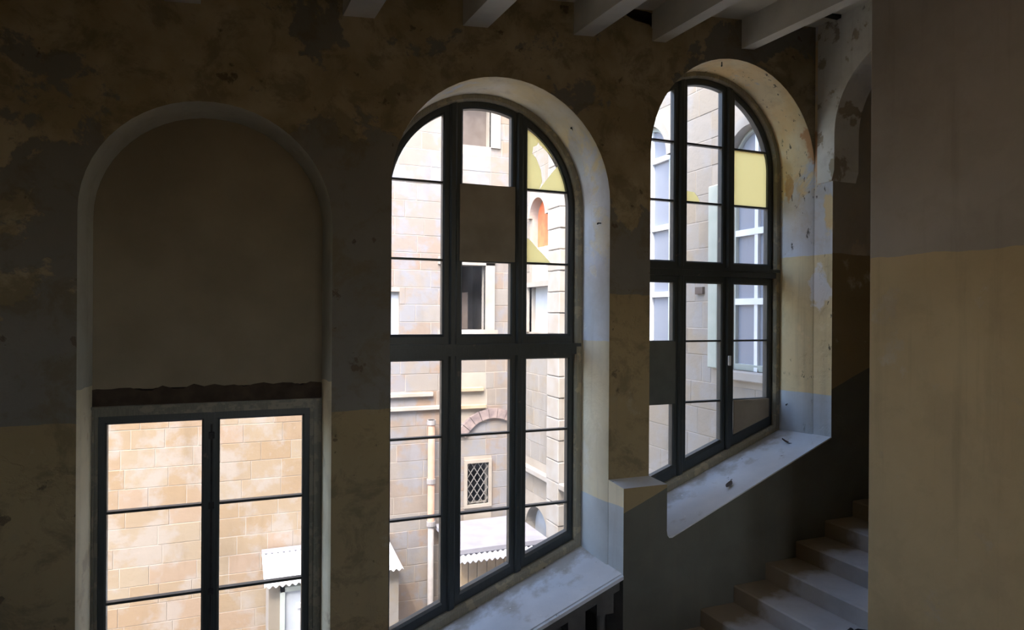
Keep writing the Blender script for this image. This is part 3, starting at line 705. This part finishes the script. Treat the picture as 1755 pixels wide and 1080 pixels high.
for k_, loop in list(HL.items()) + [('D', rect(*DR))]:
    dd = .10 if k_ in 'AB' else .25
    q = MB(); q.loft([wx(loop, XW + .03), wx(loop, XW + .03 + dd)], True); q.build('opening_jamb', m_trim, wing)
    if k_ in 'ABC':       # hood moulding
        y0, y1, z0, zt = WA[k_]; R = (y1 - y0) / 2; c = (y0 + y1) / 2; nn = 18
        I = [(c + R * cos(pi * k / nn), zt - R + R * sin(pi * k / nn)) for k in range(nn + 1)]
        O = [(c + (R + .13) * cos(pi * k / nn), zt - R + (R + .13) * sin(pi * k / nn)) for k in range(nn + 1)]
        q = MB(); q.loft([wx(I, XW + .05), wx(I, XW - .05), wx(O, XW - .05), wx(O, XW + .05)]); q.build('hood_moulding', m_trim, wing)
    if k_ in 'AB':
        y0, y1, z0, zt = WA[k_]; R = (y1 - y0) / 2; c = (y0 + y1) / 2; zs = zt - R; xg = XW + .09
        wn = empty('arched_window', wing)
        inner = [(c + (p[0] - c) * .86, zs + (p[1] - zs) * (.86 if p[1] > zs else .97)) for p in loop]
        q = MB(); q.loft([wx(loop, xg), wx(inner, xg - .03), wx(inner, xg + .05)], True); q.build('frame', m_pgreen, wn)
        q = MB()
        for z in (zs, z0 + (zs - z0) * .66, z0 + (zs - z0) * .33): q.box(xg - .03, xg + .03, y0 + .05, y1 - .05, z - .04, z + .04)
        q.box(xg - .02, xg + .03, c - .03, c + .03, z0, zt - .05); q.build('glazing_bar', m_white, wn)
        q = MB(); q.sheet(loop, [], lambda u, v: (xg + .02, u, v)); q.build('pane', m_pane, wn)
        q = MB(); q.cbox(XW - .10, XW + .2, y0 - .12, y1 + .12, z0 - .12, z0, .015); q.build('sill', m_trim, wn)
    elif k_ == 'C':
        cy, cz0 = (7.66 + 8.46) / 2, 6.45
        q = MB(); lo_ = [p for p in loop if p[1] > cz0 - .01]; lo_ = [(8.46, cz0)] + lo_[:] + [(7.66, cz0)]
        q.sheet(lo_, [], lambda u, v: (XW + .16, u, v)); q.build('shutter', m_orange, wing)
        q = MB(); q.box(XW + .12, XW + .2, 7.66, 8.46, 5.72, 6.46)
        for y in (7.8, 7.95, 8.1, 8.25): q.box(XW + .10, XW + .13, y, y + .07, 5.72, 6.46)
        q.build('shutter', m_white, wing)
    elif k_ == 'E':
        q = MB(); q.sheet(loop, [], lambda u, v: (XW + .27, u, v)); q.build('door_leaf', m_shutter, wing)
    else:
        q = MB(); q.box(XW + .18, XW + .22, DR[0], DR[1], DR[2], DR[3]); q.build('shutter', m_shutter, wing)
        q = MB()
        for b in ((DR[0], DR[1], DR[3], DR[3] + .1), (DR[0] - .1, DR[0], DR[2], DR[3] + .1), (DR[1], DR[1] + .1, DR[2], DR[3] + .1)): q.box(XW - .04, XW + .08, *b)
        q.build('surround', m_trim, wing)
q = MB(); q.cbox(XW - .06, XW + .05, 2.22, 2.42, 4.30, 6.75, .015); q.build('pilaster_strip', m_pstrip, wing)
wh = [(2.17, 2.44, 4.3, 6.75)] + [(WA[k_][0] - .13, WA[k_][1] + .13, WA[k_][2] - .12, WA[k_][3] + .13) for k_ in WA] + [(DR[0] - .1, DR[1] + .1, DR[2], DR[3] + .1), (6.85, 7.42, -2.2, 10.4), (.75, 9.1, 1.55, 1.70)]
stones(wing, m_stg, wing3, .61, YFAR, -2.2, 10.4, wh, [(.9, 5.0, 2.4, 8.9), (5.6, 9.0, 0, 8.4)], seed=12, ch=.37)
for z in range(-5, 25):                                             # quoined pilaster
    q = MB(); q.cbox(XW - .10, XW + .05, 6.85 + (.02 if z % 2 else 0), 7.42 - (.02 if z % 2 else 0), z * .42, z * .42 + .41, .015); q.build('pilaster_block', m_trim, wing)
q = MB(); q.cbox(XW - .09, XW + .05, .8, 9.0, 1.56, 1.69, .02); q.build('string_course', m_trim, wing)
q = MB(); q.cbox(XW - .02, XW + .05, 2.58, 2.74, 5.30, 5.40, .004); q.build('air_brick', m_brown, wing)

# rest of the courtyard shell
q = MB(); q.box(-9.9, -9.5, .78, 9.6, -2.2, 1.5); struct(q.build('wall_courtyard_left', m_stw), 'warm stone wall closing the courtyard')
q = MB(); q.box(-9.9, XW + .4, .6, 9.6, -2.4, -2.2); struct(q.build('ground', m_ground), 'pale courtyard paving')
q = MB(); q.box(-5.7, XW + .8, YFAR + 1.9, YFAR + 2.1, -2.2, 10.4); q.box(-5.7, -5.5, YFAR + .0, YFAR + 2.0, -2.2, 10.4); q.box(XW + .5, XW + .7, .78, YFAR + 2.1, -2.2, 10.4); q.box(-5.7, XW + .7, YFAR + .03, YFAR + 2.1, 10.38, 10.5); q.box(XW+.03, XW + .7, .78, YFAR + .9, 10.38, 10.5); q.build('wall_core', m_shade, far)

# drainpipe
dp = empty('drainpipe'); thing(dp, 'terracotta and grey drainpipe on the pale facade', 'pipe')
q = MB(); q.tube([(3.83, YFAR - .16, .55), (3.83, YFAR - .16, 2.75)], .075, 12); q.build('clay_pipe', m_terra, dp, True)
q = MB(); q.tube([(3.83, YFAR - .16, -2.2), (3.83, YFAR - .16, .55)], .065, 12); q.build('iron_pipe', m_ironp, dp, True)
for z in (.55, 1.45, 2.7):
    q = MB(); q.lathe(3.83, YFAR - .16, [(.0, z - .05), (.095, z - .05), (.095, z + .05), (0, z + .05)], 14); q.box(3.80, 3.86, YFAR - .12, YFAR - .02, z - .02, z + .02); q.build('collar', m_ironp, dp)

def corrugated(name, m, x0, x1, ya, za, yb, zb_, parent, pitch=.11, amp=.022):
    n_ = int((x1 - x0) / pitch * 6); top = []; bot = []; t2 = []; b2 = []
    for i in range(n_ + 1):
        x = x0 + (x1 - x0) * i / n_; w_ = amp * sin(2 * pi * (x - x0) / pitch)
        top.append((x, ya, za + w_)); bot.append((x, yb, zb_ + w_)); t2.append((x, ya, za + w_ - .012)); b2.append((x, yb, zb_ + w_ - .012))
    q = MB(); q.loft([top, bot, b2, t2, top]); return q.build(name, m, parent)
# white roofed lean-to behind the first window
sh = empty('lean_to_shed'); thing(sh, 'lean-to with a white sheet roof seen through the first window', 'shed')
corrugated('roof', m_white, .47, 2.95, 9.0, .30, 7.55, .17, sh)
q = MB(); q.box(.47, 2.95, 8.93, 9.0, .30, .37); q.build('flashing', m_slab, sh)
q = MB(); q.box(.55, 2.9, 7.75, 7.85, -2.2, .14); q.build('wall', m_stg, sh)
q = MB(); q.box(.55, .65, 7.85, 9.0, -2.2, .15); q.build('side_wall', m_stg, sh)
d1 = MB(); d1.box(.80, 1.75, 7.70, 7.76, -2.2, .02); do = d1.build('door', m_shutter, sh)
q = MB()
for b in ((.74, .82, -2.2, .08), (1.73, 1.81, -2.2, .08), (.74, 1.81, .0, .08)): q.box(b[0], b[1], 7.66, 7.76, b[2], b[3])
q.build('door_frame', m_pgreen, do)
q = MB(); q.box(1.02, 1.08, 7.64, 7.70, -1.9, -.25); q.box(1.02, 1.4, 7.60, 7.66, -.30, -.22); q.build('rail', m_white, do)
# flat roofed store with plank front behind the middle window
s2_ = empty('plank_store'); thing(s2_, 'low flat-roofed store with a vertical plank front seen through the middle window', 'shed')
q = MB(); q.cbox(3.95, XW - .12, 7.25, 8.95, .38, .50, .02); q.build('roof_slab', m_slab, s2_)
corrugated('eaves_sheet', m_sheet, 3.90, XW - .12, 7.45, .40, 7.0, .33, s2_)
q = MB(); q.box(4.02, XW - .2, 7.36, 8.9, -2.2, .37); q.build('body', m_stg, s2_)
x = 4.0
while x < XW - .35:
    w_ = random.choice((.16, .18, .2)); q = MB(); q.cbox(x, x + w_ - .012, 7.30 - random.uniform(0, .015), 7.36, -2.2, .34, .006); q.build('plank', m_plank, s2_); x += w_
